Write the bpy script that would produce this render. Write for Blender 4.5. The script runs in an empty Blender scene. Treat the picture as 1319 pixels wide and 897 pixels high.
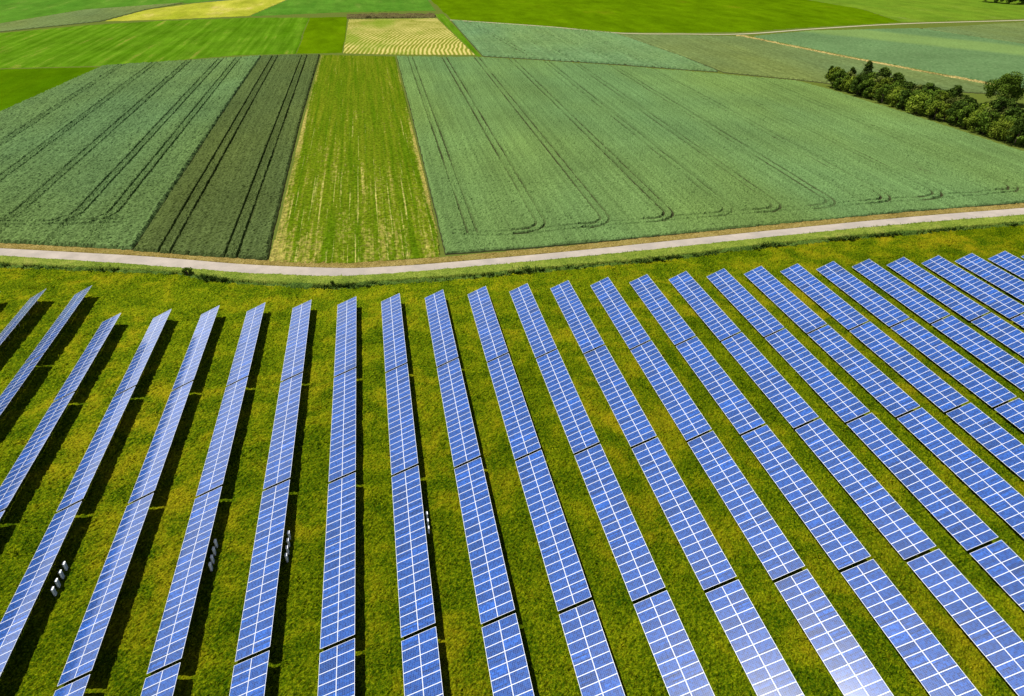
import bpy, math, random
import numpy as np
from mathutils import Matrix, Vector, Euler

random.seed(7)
rng = np.random.default_rng(11)
S = bpy.context.scene
C = S.collection
R = math.radians

# ------------------------------------------------------------------ helpers
def link(o, parent=None):
    C.objects.link(o)
    if parent is not None:
        o.parent = parent
    return o

def tag(o, label=None, cat=None, group=None, kind=None):
    if label: o['label'] = label
    if cat: o['category'] = cat
    if group: o['group'] = group
    if kind: o['kind'] = kind
    return o

def mesh_np(name, V, Q, mats, smooth=False, midx=None):
    """mesh from vertex array (n,3) and faces array (m,k)"""
    V = np.asarray(V, np.float32); Q = np.asarray(Q, np.int32)
    me = bpy.data.meshes.new(name)
    k = Q.shape[1]
    me.vertices.add(len(V)); me.vertices.foreach_set('co', V.ravel())
    me.loops.add(Q.size); me.loops.foreach_set('vertex_index', Q.ravel())
    me.polygons.add(len(Q)); me.polygons.foreach_set('loop_start', np.arange(0, Q.size, k, dtype=np.int32))
    for m in (mats if isinstance(mats, (list, tuple)) else [mats]):
        me.materials.append(m)
    if midx is not None:
        me.polygons.foreach_set('material_index', np.asarray(midx, np.int32))
    me.update(calc_edges=True)
    me.polygons.foreach_set('use_smooth', np.full(len(Q), smooth))
    return me

def obj(name, me, parent=None):
    return link(bpy.data.objects.new(name, me), parent)

def empty(name, loc):
    o = bpy.data.objects.new(name, None); o.location = loc; o.empty_display_size = .3
    return link(o)

class Geo:
    """collects convex pieces into one mesh (n-gons allowed through from_pydata)"""
    def __init__(s): s.v = []; s.f = []; s.m = []
    def box(s, a, b, m=0, M=None):
        n = len(s.v)
        for z in (a[2], b[2]):
            for x, y in ((a[0], a[1]), (b[0], a[1]), (b[0], b[1]), (a[0], b[1])):
                p = Vector((x, y, z)); s.v.append(tuple(M @ p) if M else (x, y, z))
        for q in ((3, 2, 1, 0), (4, 5, 6, 7), (0, 1, 5, 4), (1, 2, 6, 5), (2, 3, 7, 6), (3, 0, 4, 7)):
            s.f.append(tuple(n + i for i in q)); s.m.append(m)
    def chamfer_box(s, a, b, c, m=0):
        """box with its four vertical edges and its top rim chamfered"""
        (x0, y0, z0), (x1, y1, z1) = a, b
        def ring(d, z):
            X0, Y0, X1, Y1 = x0 + d, y0 + d, x1 - d, y1 - d
            return [(X0 + c, Y0, z), (X1 - c, Y0, z), (X1, Y0 + c, z), (X1, Y1 - c, z), (X1 - c, Y1, z), (X0 + c, Y1, z), (X0, Y1 - c, z), (X0, Y0 + c, z)]
        n = len(s.v)
        for r in (ring(c * .6, z0), ring(0, z0 + c), ring(0, z1 - c), ring(c * .6, z1)): s.v += r
        for k in range(3):
            for i in range(8):
                j = (i + 1) % 8
                s.f.append((n + k * 8 + i, n + k * 8 + j, n + k * 8 + 8 + j, n + k * 8 + 8 + i)); s.m.append(m)
        s.f.append(tuple(n + i for i in range(7, -1, -1))); s.m.append(m)
        s.f.append(tuple(n + 24 + i for i in range(8))); s.m.append(m)
    def tube(s, p, q, r0, r1, n=7, m=0):
        p = Vector(p); q = Vector(q); d = (q - p).normalized()
        a = d.orthogonal().normalized(); b = d.cross(a); k = len(s.v)
        for c, r in ((p, r0), (q, r1)):
            for i in range(n):
                t = 2 * math.pi * i / n
                s.v.append(tuple(c + a * (r * math.cos(t)) + b * (r * math.sin(t))))
        for i in range(n):
            j = (i + 1) % n
            s.f.append((k + i, k + j, k + n + j, k + n + i)); s.m.append(m)
        s.f.append(tuple(k + n + i for i in range(n))); s.m.append(m)
    def mesh(s, name, mats, smooth=False):
        me = bpy.data.meshes.new(name); me.from_pydata(s.v, [], s.f)
        for m in (mats if isinstance(mats, (list, tuple)) else [mats]): me.materials.append(m)
        me.polygons.foreach_set('material_index', s.m)
        me.polygons.foreach_set('use_smooth', [smooth] * len(s.f))
        me.update(); return me

# ------------------------------------------------------------------ noise in numpy
def _hash(ix, iy, seed):
    h = (ix.astype(np.int64) * 374761393 + iy.astype(np.int64) * 668265263 + seed * 1442695041) & 0x7fffffff
    h = ((h ^ (h >> 13)) * 1274126177) & 0x7fffffff
    return ((h ^ (h >> 16)) & 0xffff) / 65535.0

def vnoise(x, y, size, seed=0):
    u = x / size; v = y / size
    i = np.floor(u); j = np.floor(v); fu = u - i; fv = v - j
    i = i.astype(np.int64); j = j.astype(np.int64)
    fu = fu * fu * (3 - 2 * fu); fv = fv * fv * (3 - 2 * fv)
    a = _hash(i, j, seed); b = _hash(i + 1, j, seed); c = _hash(i, j + 1, seed); d = _hash(i + 1, j + 1, seed)
    return (a * (1 - fu) + b * fu) * (1 - fv) + (c * (1 - fu) + d * fu) * fv

def sstep(a, b, x):
    t = np.clip((x - a) / (b - a), 0, 1); return t * t * (3 - 2 * t)

def inside(P, x, y):
    r = np.zeros(x.shape, bool); n = len(P)
    for k in range(n):
        x0, y0 = P[k]; x1, y1 = P[(k + 1) % n]
        if y0 == y1: continue
        c = ((y0 > y) != (y1 > y)) & (x < (x1 - x0) * (y - y0) / (y1 - y0) + x0)
        r ^= c
    return r

def seg_dist(L, x, y, closed=False, cap=6.0):
    """distance to a polyline, only worked out within CAP of it"""
    d = np.full(x.shape, cap)
    n = len(L)
    for k in range(n if closed else n - 1):
        x0, y0 = L[k]; x1, y1 = L[(k + 1) % n]
        m = (x > min(x0, x1) - cap) & (x < max(x0, x1) + cap) & (y > min(y0, y1) - cap) & (y < max(y0, y1) + cap)
        if not m.any(): continue
        xx = x[m]; yy = y[m]
        dx, dy = x1 - x0, y1 - y0; q = dx * dx + dy * dy + 1e-9
        t = np.clip(((xx - x0) * dx + (yy - y0) * dy) / q, 0, 1)
        d[m] = np.minimum(d[m], np.hypot(xx - x0 - t * dx, yy - y0 - t * dy))
    return d

def smooth_line(P, step=2.0):
    """Catmull-Rom through P, resampled"""
    P = [Vector(p) for p in P]; P = [P[0] * 2 - P[1]] + P + [P[-1] * 2 - P[-2]]
    out = []
    for k in range(1, len(P) - 2):
        a, b, c, d = P[k - 1:k + 3]; n = max(2, int((c - b).length / step))
        for i in range(n):
            t = i / n
            out.append(.5 * ((2 * b) + (c - a) * t + (2 * a - 5 * b + 4 * c - d) * t * t + (3 * b - a - 3 * c + d) * t ** 3))
    out.append(P[-2]); return [tuple(p) for p in out]

def grow(y0, y1, f):
    ys = [y0]
    while ys[-1] < y1: ys.append(ys[-1] + f(ys[-1]))
    return np.array(ys)

def height_field(name, P, xs, ys, hfun, mat, smooth=False, jitter=.3):
    X, Y = np.meshgrid(xs, ys)
    cx = (X[:-1, :-1] + X[1:, 1:]) / 2; cy = (Y[:-1, :-1] + Y[1:, 1:]) / 2
    ins = inside(P, X, Y)
    keep = ins[:-1, :-1] | ins[1:, :-1] | ins[:-1, 1:] | ins[1:, 1:]
    nx = len(xs); jj, ii = np.nonzero(keep)
    Q = np.stack([jj * nx + ii, jj * nx + ii + 1, (jj + 1) * nx + ii + 1, (jj + 1) * nx + ii], 1)
    used = np.unique(Q); mp = np.zeros(X.size, np.int64); mp[used] = np.arange(len(used)); Q = mp[Q]
    x = X.ravel()[used]; y = Y.ravel()[used]
    dx = np.gradient(xs)[used % nx]; dy = np.gradient(ys)[used // nx]
    if jitter:
        x = x + (rng.random(len(x)) - .5) * dx * jitter * 2 * .5
        y = y + (rng.random(len(y)) - .5) * dy * jitter * 2 * .5
    z = hfun(x, y)
    out = ~inside(P, x, y)
    if out.any():
        z[out] = np.maximum(-.15, -.04 - .4 * seg_dist(P, x[out], y[out], closed=True, cap=2.))
    return obj(name, mesh_np(name, np.stack([x, y, z], 1), Q, mat, smooth))

def sheet(name, P, z, mat, cell=None):
    """flat sheet over a polygon"""
    me = bpy.data.meshes.new(name)
    me.from_pydata([(x, y, z) for x, y in P], [], [tuple(range(len(P)))])
    me.materials.append(mat); me.update()
    o = obj(name, me)
    if me.polygons[0].normal.z < 0: me.flip_normals()
    return o

# ------------------------------------------------------------------ materials
class N:
    def __init__(s, name):
        s.m = bpy.data.materials.new(name); s.m.use_nodes = True
        s.t = s.m.node_tree; s.b = s.t.nodes['Principled BSDF']
        s.b.inputs['Specular IOR Level'].default_value = 0.
        s.b.inputs['Roughness'].default_value = 1.
        s.pos = s.t.nodes.new('ShaderNodeNewGeometry').outputs['Position']
    def lk(s, a, b): s.t.links.new(a, b)
    def _in(s, sock, v):
        if hasattr(v, 'is_linked'): s.lk(v, sock)
        else: sock.default_value = v
    def math(s, op, a, b=0., c=None, clamp=False):
        n = s.t.nodes.new('ShaderNodeMath'); n.operation = op; n.use_clamp = clamp
        s._in(n.inputs[0], a); s._in(n.inputs[1], b)
        if c is not None: s._in(n.inputs[2], c)
        return n.outputs[0]
    def map(s, scale=(1, 1, 1), rot=0, vec=None):
        n = s.t.nodes.new('ShaderNodeMapping'); n.inputs['Scale'].default_value = scale; n.inputs['Rotation'].default_value = (0, 0, rot)
        s.lk(vec or s.pos, n.inputs['Vector']); return n.outputs[0]
    def noise(s, scale, detail=3, rough=.55, vec=None, stretch=None, rot=0, dist=0.):
        n = s.t.nodes.new('ShaderNodeTexNoise'); n.inputs['Scale'].default_value = scale; n.inputs['Detail'].default_value = detail
        n.inputs['Roughness'].default_value = rough; n.inputs['Distortion'].default_value = dist
        s.lk(s.map(stretch, rot, vec) if stretch else (vec or s.pos), n.inputs['Vector']); return n.outputs['Fac']
    def ramp(s, fac, stops, interp='LINEAR'):
        n = s.t.nodes.new('ShaderNodeValToRGB'); e = n.color_ramp.elements; n.color_ramp.interpolation = interp
        while len(e) < len(stops): e.new(.5)
        for q, (p, c) in zip(e, stops):
            q.position = p; q.color = (c, c, c, 1) if isinstance(c, (int, float)) else (*c, 1)
        s._in(n.inputs[0], fac); return n.outputs[0]
    def mix(s, f, a, b, mode='MIX'):
        n = s.t.nodes.new('ShaderNodeMix'); n.data_type = 'RGBA'; n.blend_type = mode
        s._in(n.inputs['Factor'], f)
        for k, v in ((6, a), (7, b)):
            if isinstance(v, (tuple, list)): n.inputs[k].default_value = (*v, 1) if len(v) == 3 else v
            else: s.lk(v, n.inputs[k])
        return n.outputs[2]
    def sep(s, v=None):
        n = s.t.nodes.new('ShaderNodeSeparateXYZ'); s.lk(v or s.pos, n.inputs[0]); return n.outputs
    def color(s, c):
        if isinstance(c, (tuple, list)): s.b.inputs['Base Color'].default_value = (*c, 1)
        else: s.lk(c, s.b.inputs['Base Color'])
    def bump(s, h, strength=.5, dist=.1):
        n = s.t.nodes.new('ShaderNodeBump'); n.inputs['Strength'].default_value = strength; n.inputs['Distance'].default_value = dist
        s.lk(h, n.inputs['Height']); s.lk(n.outputs[0], s.b.inputs['Normal'])

def crop_mat(name, lo, mid, hi, fine=3.4, bare=(.026, .028, .012), patch=.03):
    m = N(name)
    a = m.noise(fine, 2, .7); b = m.noise(patch, 4, .6); st = m.noise(1., 2, .6, stretch=(1.5, .012, 1))
    col = m.ramp(a, [(.32, lo), (.5, mid), (.68, hi)])
    v = m.ramp(b, [(.3, .86), (.7, 1.14)])
    col = m.mix(1., col, v, 'MULTIPLY')
    hue = m.noise(.014, 3, .55, stretch=(1, .45, 1))
    col = m.mix(1., col, m.ramp(hue, [(.36, (.88, .95, 1.1)), (.62, (1.06, 1.02, .9))]), 'MULTIPLY')
    v2 = m.ramp(st, [(.35, .84), (.65, 1.12)])
    col = m.mix(1., col, v2, 'MULTIPLY')
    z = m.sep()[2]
    g = m.ramp(m.math('MULTIPLY', z, 2.), [(.16, 0.), (.5, 1.)])      # dark soil colour at the bottom, reaching up the lower crop walls
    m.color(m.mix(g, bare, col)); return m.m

def grass_mat(name, dark, mid, light, dry, dryness=.45, streak=None, scale=1.):
    m = N(name)
    a = m.noise(3.6 * scale, 3, .75); b = m.noise(.22 * scale, 4, .65, dist=.4); c = m.noise(.05, 3, .5); d = m.noise(5. * scale, 2, .7)
    col = m.ramp(m.math('ADD', m.math('MULTIPLY', a, .66), m.math('MULTIPLY', b, .34)), [(.39, dark), (.5, mid), (.60, light)])
    w = m.math('ADD', m.math('MULTIPLY', b, .5), m.math('ADD', m.math('MULTIPLY', c, .35), m.math('MULTIPLY', d, .25)))
    f = m.ramp(w, [(dryness + .1, 0.), (dryness + .3, .85)])
    col = m.mix(f, col, dry)
    v = m.ramp(m.noise(7.5 * scale, 2, .8), [(.35, .44), (.65, 1.58)])
    col = m.mix(1., col, v, 'MULTIPLY')
    if name in ('solar park grass', 'tuft grass'):      # drier, yellower towards the road; lighter on the left
        X, Y, Z = m.sep()
        k = m.math('ADD', m.math('MULTIPLY', m.math('ADD', Y, -50.), .014), m.math('MULTIPLY', X, -.006))
        k = m.math('ADD', k, m.math('MULTIPLY', m.math('ADD', c, -.5), 1.2))
        col = m.mix(1., col, m.ramp(k, [(.0, (.95, .95, .9)), (.75, (1.38, 1.36, 1.6))]), 'MULTIPLY')
    m.color(col); return m

M = {}
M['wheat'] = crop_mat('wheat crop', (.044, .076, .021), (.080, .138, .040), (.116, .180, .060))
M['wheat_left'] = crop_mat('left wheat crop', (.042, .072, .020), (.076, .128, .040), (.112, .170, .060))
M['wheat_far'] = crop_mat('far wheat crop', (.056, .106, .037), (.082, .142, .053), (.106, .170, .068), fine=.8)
m = N('banded far wheat')     # a broad lighter band of another sowing runs through this field
X, Y, Z = m.sep()
bd = m.math('ABSOLUTE', m.math('ADD', m.math('ADD', m.math('MULTIPLY', m.math('ADD', X, -265.), .795), m.math('MULTIPLY', m.math('ADD', Y, -357.), .607)), m.math('MULTIPLY', m.noise(.05, 2, .5), 6.)))
bf = m.ramp(m.math('MULTIPLY', bd, .03), [(.35, 1.), (.6, 0.)])
col = m.mix(bf, m.ramp(m.noise(.8, 3, .7), [(.3, (.050, .098, .034)), (.7, (.085, .14, .056))]), (.098, .155, .045))
m.color(m.mix(1., col, m.ramp(m.noise(.03, 4, .6), [(.3, .86), (.7, 1.14)]), 'MULTIPLY')); M['wheat_band'] = m.m
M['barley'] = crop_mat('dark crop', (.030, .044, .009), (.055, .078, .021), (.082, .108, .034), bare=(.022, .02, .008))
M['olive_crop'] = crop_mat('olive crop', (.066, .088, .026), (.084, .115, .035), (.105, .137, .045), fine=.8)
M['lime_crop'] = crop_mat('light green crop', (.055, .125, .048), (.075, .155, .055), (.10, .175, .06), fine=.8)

def striped_grass(name, base, light, tan, rot, sx, amt, tan_amt):
    m = N(name)
    a = m.noise(1., 3, .6, stretch=(sx, .012, 1), rot=rot); b = m.noise(.04, 4, .6); c = m.noise(1.2, 3, .7)
    col = m.mix(m.ramp(a, [(.35, 0.), (.65, amt)]), base, light)
    t = m.math('ADD', m.math('MULTIPLY', a, .5), m.math('ADD', m.math('MULTIPLY', b, .35), m.math('MULTIPLY', c, .3)))
    col = m.mix(m.ramp(t, [(.66 - tan_amt, 0.), (.74 - tan_amt, .9)]), col, tan)
    col = m.mix(1., col, m.ramp(m.noise(2.5, 2, .8), [(.3, .8), (.7, 1.2)]), 'MULTIPLY')
    col = m.mix(1., col, m.ramp(m.noise(.09, 6, .75, stretch=(1, .5, 1)), [(.34, .78), (.66, 1.2)]), 'MULTIPLY')
    m.color(col); return m.m
M['fieldG'] = striped_grass('bright grass field', (.038, .095, .002), (.066, .140, .006), (.13, .14, .02), R(20), .35, 1., .02)
M['fieldE'] = striped_grass('bright meadow', (.046, .090, .0004), (.060, .112, .0006), (.075, .10, .002), R(80), .05, 1., 0.)
M['fieldF'] = striped_grass('pale meadow', (.066, .122, .008), (.086, .140, .010), (.11, .15, .03), R(80), .05, 1., 0.)
M['fieldK'] = striped_grass('green meadow', (.040, .110, .009), (.055, .128, .012), (.11, .15, .03), R(80), .1, 1., 0.)
M['lawn'] = striped_grass('dark lime meadow', (.033, .078, .0004), (.044, .092, .0006), (.055, .09, .002), R(60), .1, 1., 0.)
M['fieldJ'] = striped_grass('yellow field', (.165, .190, .012), (.255, .25, .03), (.33, .28, .08), R(75), .06, 1., .05)

m = N('mown strip')       # stubble strip: green regrowth, straw left in lines along the field
a = m.noise(1., 3, .65, stretch=(.9, .02, 1)); b = m.noise(.05, 4, .6, stretch=(1.6, .6, 1)); c = m.noise(1.6, 3, .75, stretch=(1, .35, 1))
ln = m.noise(1., 2, .6, stretch=(2.1, .022, 1))
X, Y, Z = m.sep()
col = m.mix(m.ramp(a, [(.35, 0.), (.65, 1.)]), (.043, .082, .0015), (.081, .106, .004))
near = m.ramp(m.math('MULTIPLY', Y, .0025), [(.28, .10), (.62, 0.)])
edge = m.ramp(m.math('ABSOLUTE', m.math('MULTIPLY', m.math('ADD', X, 6.), .06)), [(.84, 0.), (.98, .17)])
t = m.math('ADD', m.math('ADD', m.math('MULTIPLY', a, .42), m.math('MULTIPLY', b, .3)), m.math('MULTIPLY', c, .42))
t = m.math('ADD', t, m.math('ADD', near, edge))
col = m.mix(m.ramp(t, [(.67, 0.), (.80, .8)]), col, (.23, .19, .05))
t2 = m.math('ADD', m.math('MULTIPLY', ln, .8), m.math('ADD', m.math('MULTIPLY', c, .25), near))
col = m.mix(m.ramp(t2, [(.69, 0.), (.79, .7)]), col, (.38, .32, .10))
col = m.mix(1., col, m.ramp(m.noise(1.5, 3, .85), [(.36, .5), (.64, 1.5)]), 'MULTIPLY')
m.color(col); M['strip'] = m.m

m = N('hay windrows')     # curved swaths of hay lying on mown grass
X, Y, Z = m.sep()
dx = m.math('ADD', X, -190.); dy = m.math('ADD', Y, -318.)
rr = m.math('SQRT', m.math('ADD', m.math('MULTIPLY', dx, dx), m.math('MULTIPLY', dy, dy)))
rr = m.math('ADD', rr, m.math('MULTIPLY', m.noise(.06, 2, .5), 3.))
w = m.math('SINE', m.math('MULTIPLY', rr, 2 * math.pi / 1.95))
b = m.noise(.07, 4, .6)
col = m.mix(m.ramp(m.math('ADD', m.math('MULTIPLY', w, .35), b), [(.3, 0.), (.75, 1.)]), (.125, .140, .014), (.33, .285, .09))
patchy = m.ramp(m.noise(.045, 3, .5, stretch=(1, .4, 1)), [(.5, 0.), (.65, .8)])
col = m.mix(patchy, col, (.11, .16, .012))
m.color(col); M['hay'] = m.m

g = grass_mat('solar park grass', (.012, .032, .0008), (.050, .074, .001), (.104, .124, .002), (.146, .108, .003), .45)
M['grass'] = g.m
g = grass_mat('verge grass', (.050, .082, .009), (.098, .135, .016), (.155, .185, .030), (.19, .165, .045), .5)
M['verge'] = g.m
g = grass_mat('tuft grass', (.022, .054, .001), (.090, .124, .002), (.185, .205, .005), (.25, .176, .007), .45)
M['tuft'] = g.m
g = grass_mat('straw line', (.05, .055, .015), (.20, .16, .05), (.36, .28, .11), (.06, .075, .02), .50, scale=.35)
M['straw'] = g.m
g = grass_mat('dry margin', (.085, .065, .014), (.145, .110, .028), (.22, .170, .06), (.09, .10, .015), .47)
M['dry'] = g.m
g = grass_mat('weeds', (.022, .046, .007), (.044, .080, .012), (.085, .125, .020), (.13, .12, .03), .56)
M['weeds'] = g.m
g = grass_mat('brown scrub', (.035, .035, .012), (.07, .058, .022), (.12, .10, .035), (.05, .07, .02), .45)
M['scrub'] = g.m

m = N('base land')        # land between and beyond the fields, a patchwork of fields to the horizon
n = m.t.nodes.new('ShaderNodeTexVoronoi'); n.inputs['Scale'].default_value = .0055; m.lk(m.map((1, .6, 1), R(25)), n.inputs['Vector'])
sp = m.t.nodes.new('ShaderNodeSeparateColor'); m.lk(n.outputs['Color'], sp.inputs[0])
far = m.ramp(sp.outputs[0], [(0., (.05, .11, .05)), (.25, (.07, .14, .012)), (.5, (.05, .08, .035)), (.7, (.14, .17, .02)), (.85, (.05, .13, .03))], 'CONSTANT')
near = m.mix(m.noise(.8, 3, .7), (.035, .07, .01), (.10, .11, .02))
d = m.ramp(m.math('MULTIPLY', m.math('ADD', m.sep()[1], -540.), .02), [(0., 0.), (.5, 1.)])
m.color(m.mix(d, near, far)); M['land'] = m.m

m = N('road')
X, Y, Z = m.sep()
a = m.noise(.35, 4, .6); b = m.noise(4., 3, .7); c = m.noise(.12, 2, .5)
col = m.mix(m.ramp(a, [(.3, 0.), (.7, 1.)]), (.235, .208, .175), (.31, .27, .228))
col = m.mix(m.ramp(b, [(.55, 0.), (.8, .5)]), col, (.20, .175, .15))
col = m.mix(m.ramp(m.math('ADD', c, m.math('MULTIPLY', b, .2)), [(.6, 0.), (.7, .35)]), col, (.19, .175, .16))
m.color(col); M['road'] = m.m
m = N('far track'); m.color(m.mix(m.noise(.4, 3, .6), (.20, .19, .11), (.34, .31, .22))); M['track'] = m.m

# solar glass: cell grid of each module in its own coordinates
m = N('solar cells')
tc = m.t.nodes.new('ShaderNodeTexCoord'); oi = m.t.nodes.new('ShaderNodeObjectInfo')
x, y, z = m.sep(tc.outputs['Object'])
def line(v, pitch, w):
    f = m.math('ABSOLUTE', m.math('SUBTRACT', m.math('FRACT', m.math('ADD', m.math('DIVIDE', v, pitch), .0)), .5))
    return m.math('GREATER_THAN', f, .5 - w / pitch / 2)
ln = m.math('MAXIMUM', line(x, .156, .016), line(y, .156, .012))
cb = m.t.nodes.new('ShaderNodeCombineXYZ')
m.lk(m.math('FLOOR', m.math('DIVIDE', x, .156)), cb.inputs[0]); m.lk(m.math('FLOOR', m.math('DIVIDE', y, .156)), cb.inputs[1]); m.lk(m.math('MULTIPLY', oi.outputs['Random'], 97.), cb.inputs[2])
wn = m.t.nodes.new('ShaderNodeTexWhiteNoise'); m.lk(cb.outputs[0], wn.inputs['Vector'])
cell = m.ramp(wn.outputs['Value'], [(0., (.002, .022, .115)), (.5, (.0035, .037, .180)), (1., (.008, .058, .25))])
mod = m.ramp(oi.outputs['Random'], [(0., .72), (.12, .92), (.6, 1.05), (1., 1.2)])
cell = m.mix(1., cell, mod, 'MULTIPLY')
cb2 = m.t.nodes.new('ShaderNodeCombineXYZ')
m.lk(m.math('FLOOR', m.math('DIVIDE', y, .156)), cb2.inputs[1]); m.lk(m.math('MULTIPLY', oi.outputs['Random'], 53.), cb2.inputs[2])
wn2 = m.t.nodes.new('ShaderNodeTexWhiteNoise'); m.lk(cb2.outputs[0], wn2.inputs['Vector'])
striped = m.math('GREATER_THAN', m.math('FRACT', m.math('MULTIPLY', oi.outputs['Random'], 7.3)), .68)
cell = m.mix(striped, cell, m.mix(1., cell, m.ramp(wn2.outputs['Value'], [(0., .55), (1., 1.6)]), 'MULTIPLY'))
m.color(m.mix(ln, cell, (.075, .125, .29)))
m.b.inputs['Roughness'].default_value = .35; m.b.inputs['Specular IOR Level'].default_value = .06
m.b.inputs['Coat Weight'].default_value = 1.; m.b.inputs['Coat Roughness'].default_value = .11; m.b.inputs['Coat IOR'].default_value = 1.75
M['cells'] = m.m
m = N('white module frame'); m.color((.56, .58, .62)); m.b.inputs['Roughness'].default_value = .45; m.b.inputs['Specular IOR Level'].default_value = .5; M['frame'] = m.m
m = N('backsheet'); m.color((.55, .56, .58)); M['back'] = m.m
m = N('galvanised steel'); m.color(m.mix(m.noise(3., 3, .6), (.28, .29, .30), (.42, .43, .44))); m.b.inputs['Metallic'].default_value = .6; m.b.inputs['Roughness'].default_value = .5; M['steel'] = m.m
m = N('white casing'); m.color(m.mix(m.noise(6., 3, .6), (.74, .76, .79), (.82, .83, .84))); m.b.inputs['Roughness'].default_value = .4; M['casing'] = m.m
m = N('grey cover'); m.color((.30, .34, .42)); m.b.inputs['Roughness'].default_value = .4; M['cover'] = m.m
m = N('bark'); m.color(m.mix(m.noise(5., 3, .7, stretch=(1, 1, .2)), (.035, .026, .017), (.09, .07, .05))); M['bark'] = m.m

def leaf_mat(name, a, b, c):
    m = N(name)
    oi = m.t.nodes.new('ShaderNodeObjectInfo')
    col = m.ramp(m.noise(.55, 3, .65), [(.25, a), (.5, b), (.8, c)])
    col = m.mix(1., col, m.ramp(oi.outputs['Random'], [(0., .72), (1., 1.2)]), 'MULTIPLY')
    col = m.mix(1., col, m.ramp(m.noise(3., 2, .8), [(.3, .7), (.7, 1.3)]), 'MULTIPLY')
    m.color(col); m.b.inputs['Roughness'].default_value = .7
    return m.m
M['green_leaf'] = leaf_mat('green leaves', (.036, .070, .007), (.082, .138, .014), (.135, .19, .024))
M['brown_leaf'] = leaf_mat('brownish leaves', (.048, .066, .012), (.100, .125, .024), (.15, .175, .038))
M['olive_leaf'] = leaf_mat('olive leaves', (.052, .086, .006), (.112, .158, .014), (.18, .215, .024))
M['dark_leaf'] = leaf_mat('dark green leaves', (.020, .040, .005), (.042, .074, .010), (.076, .112, .016))
M['mid_leaf'] = leaf_mat('mid green leaves', (.032, .062, .006), (.062, .106, .010), (.10, .148, .016))

# ------------------------------------------------------------------ camera, light
H_CAM = 54.304
ps, yw, rl = .57335, .195176, .011207
fwd = Vector((math.sin(yw) * math.cos(ps), math.cos(yw) * math.cos(ps), -math.sin(ps)))
rt = Vector((math.cos(yw), -math.sin(yw), 0)); up = rt.cross(fwd)
r2 = rt * math.cos(rl) + up * math.sin(rl); u2 = -rt * math.sin(rl) + up * math.cos(rl)
cam = bpy.data.cameras.new('camera'); co = link(bpy.data.objects.new('camera', cam))
Mx = Matrix((r2, u2, -fwd)).transposed().to_4x4(); Mx.translation = (0, 0, H_CAM); co.matrix_world = Mx
cam.sensor_width = 36; cam.lens = 36 * 870 / 1319; cam.clip_end = 12000; cam.clip_start = .5
S.camera = co
def px(p):
    d = Vector(p) - Vector((0, 0, H_CAM)); z = d.dot(fwd)
    if z < 1: return (-9999, -9999)
    return (659.5 + 870 * d.dot(r2) / z, 448.5 - 870 * d.dot(u2) / z)

EL, AZ = R(63.), R(308.)      # azimuth from +Y towards +X
sun_dir = Vector((math.sin(AZ) * math.cos(EL), math.cos(AZ) * math.cos(EL), math.sin(EL)))
sl = bpy.data.lights.new('sun', 'SUN'); so = link(bpy.data.objects.new('sun', sl))
sl.energy = 5.0; sl.angle = R(.53); sl.color = (1., .96, .89)
so.rotation_euler = sun_dir.to_track_quat('Z', 'Y').to_euler(); so.location = (0, 0, 120)
W = bpy.data.worlds.new('World'); S.world = W; W.use_nodes = True
sky = W.node_tree.nodes.new('ShaderNodeTexSky'); sky.sky_type = 'NISHITA'; sky.sun_disc = False
sky.sun_elevation = EL; sky.sun_rotation = AZ; sky.air_density = .6; sky.dust_density = .9; sky.ozone_density = 1.2
bg = W.node_tree.nodes['Background']; bg.inputs['Strength'].default_value = .05
# fair weather clouds and bright haze low in the sky, thinning out overhead
wt = W.node_tree; wl = wt.links.new
wc = wt.nodes.new('ShaderNodeTexCoord'); wsep = wt.nodes.new('ShaderNodeSeparateXYZ'); wl(wc.outputs['Generated'], wsep.inputs[0])
wr = wt.nodes.new('ShaderNodeValToRGB'); wl(wsep.outputs[2], wr.inputs[0]); e = wr.color_ramp.elements
e.new(.5); e.new(.5)
for q, (p, v) in zip(e, [(0., .8), (.18, .75), (.36, .25), (.55, 0.)]): q.position = p; q.color = (v, v, v, 1)
wm = wt.nodes.new('ShaderNodeMapping'); wm.inputs['Scale'].default_value = (1, 1, 2.6); wl(wc.outputs['Generated'], wm.inputs['Vector'])
wn_ = wt.nodes.new('ShaderNodeTexNoise'); wn_.inputs['Scale'].default_value = 3.2; wn_.inputs['Detail'].default_value = 6; wl(wm.outputs[0], wn_.inputs['Vector'])
w2 = wt.nodes.new('ShaderNodeValToRGB'); wl(wn_.outputs['Fac'], w2.inputs[0]); w2.color_ramp.elements[0].position = .38; w2.color_ramp.elements[1].position = .56
w2.color_ramp.elements[0].color = (.45, .45, .45, 1)
mu = wt.nodes.new('ShaderNodeMath'); mu.operation = 'MULTIPLY'; wl(wr.outputs[0], mu.inputs[0]); wl(w2.outputs[0], mu.inputs[1])
mxw = wt.nodes.new('ShaderNodeMix'); mxw.data_type = 'RGBA'; wl(mu.outputs[0], mxw.inputs['Factor']); wl(sky.outputs[0], mxw.inputs[6]); mxw.inputs[7].default_value = (19, 19.5, 21, 1)
wl(mxw.outputs[2], bg.inputs['Color'])
S.view_settings.view_transform = 'Standard'; S.view_settings.look = 'None'
S.view_settings.exposure = .75; S.view_settings.gamma = 1.
S.cycles.max_bounces = 6; S.cycles.diffuse_bounces = 2; S.cycles.glossy_bounces = 3

# ------------------------------------------------------------------ ground
G = 6000
me = bpy.data.meshes.new('ground'); me.from_pydata([(-G, -800, -.02), (G, -800, -.02), (G, 9000, -.02), (-G, 9000, -.02)], [], [(0, 1, 2, 3)]); me.materials.append(M['land'])
tag(obj('ground', me), 'wide farmland ground reaching to the horizon under all the fields', 'ground', kind='structure')

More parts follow.
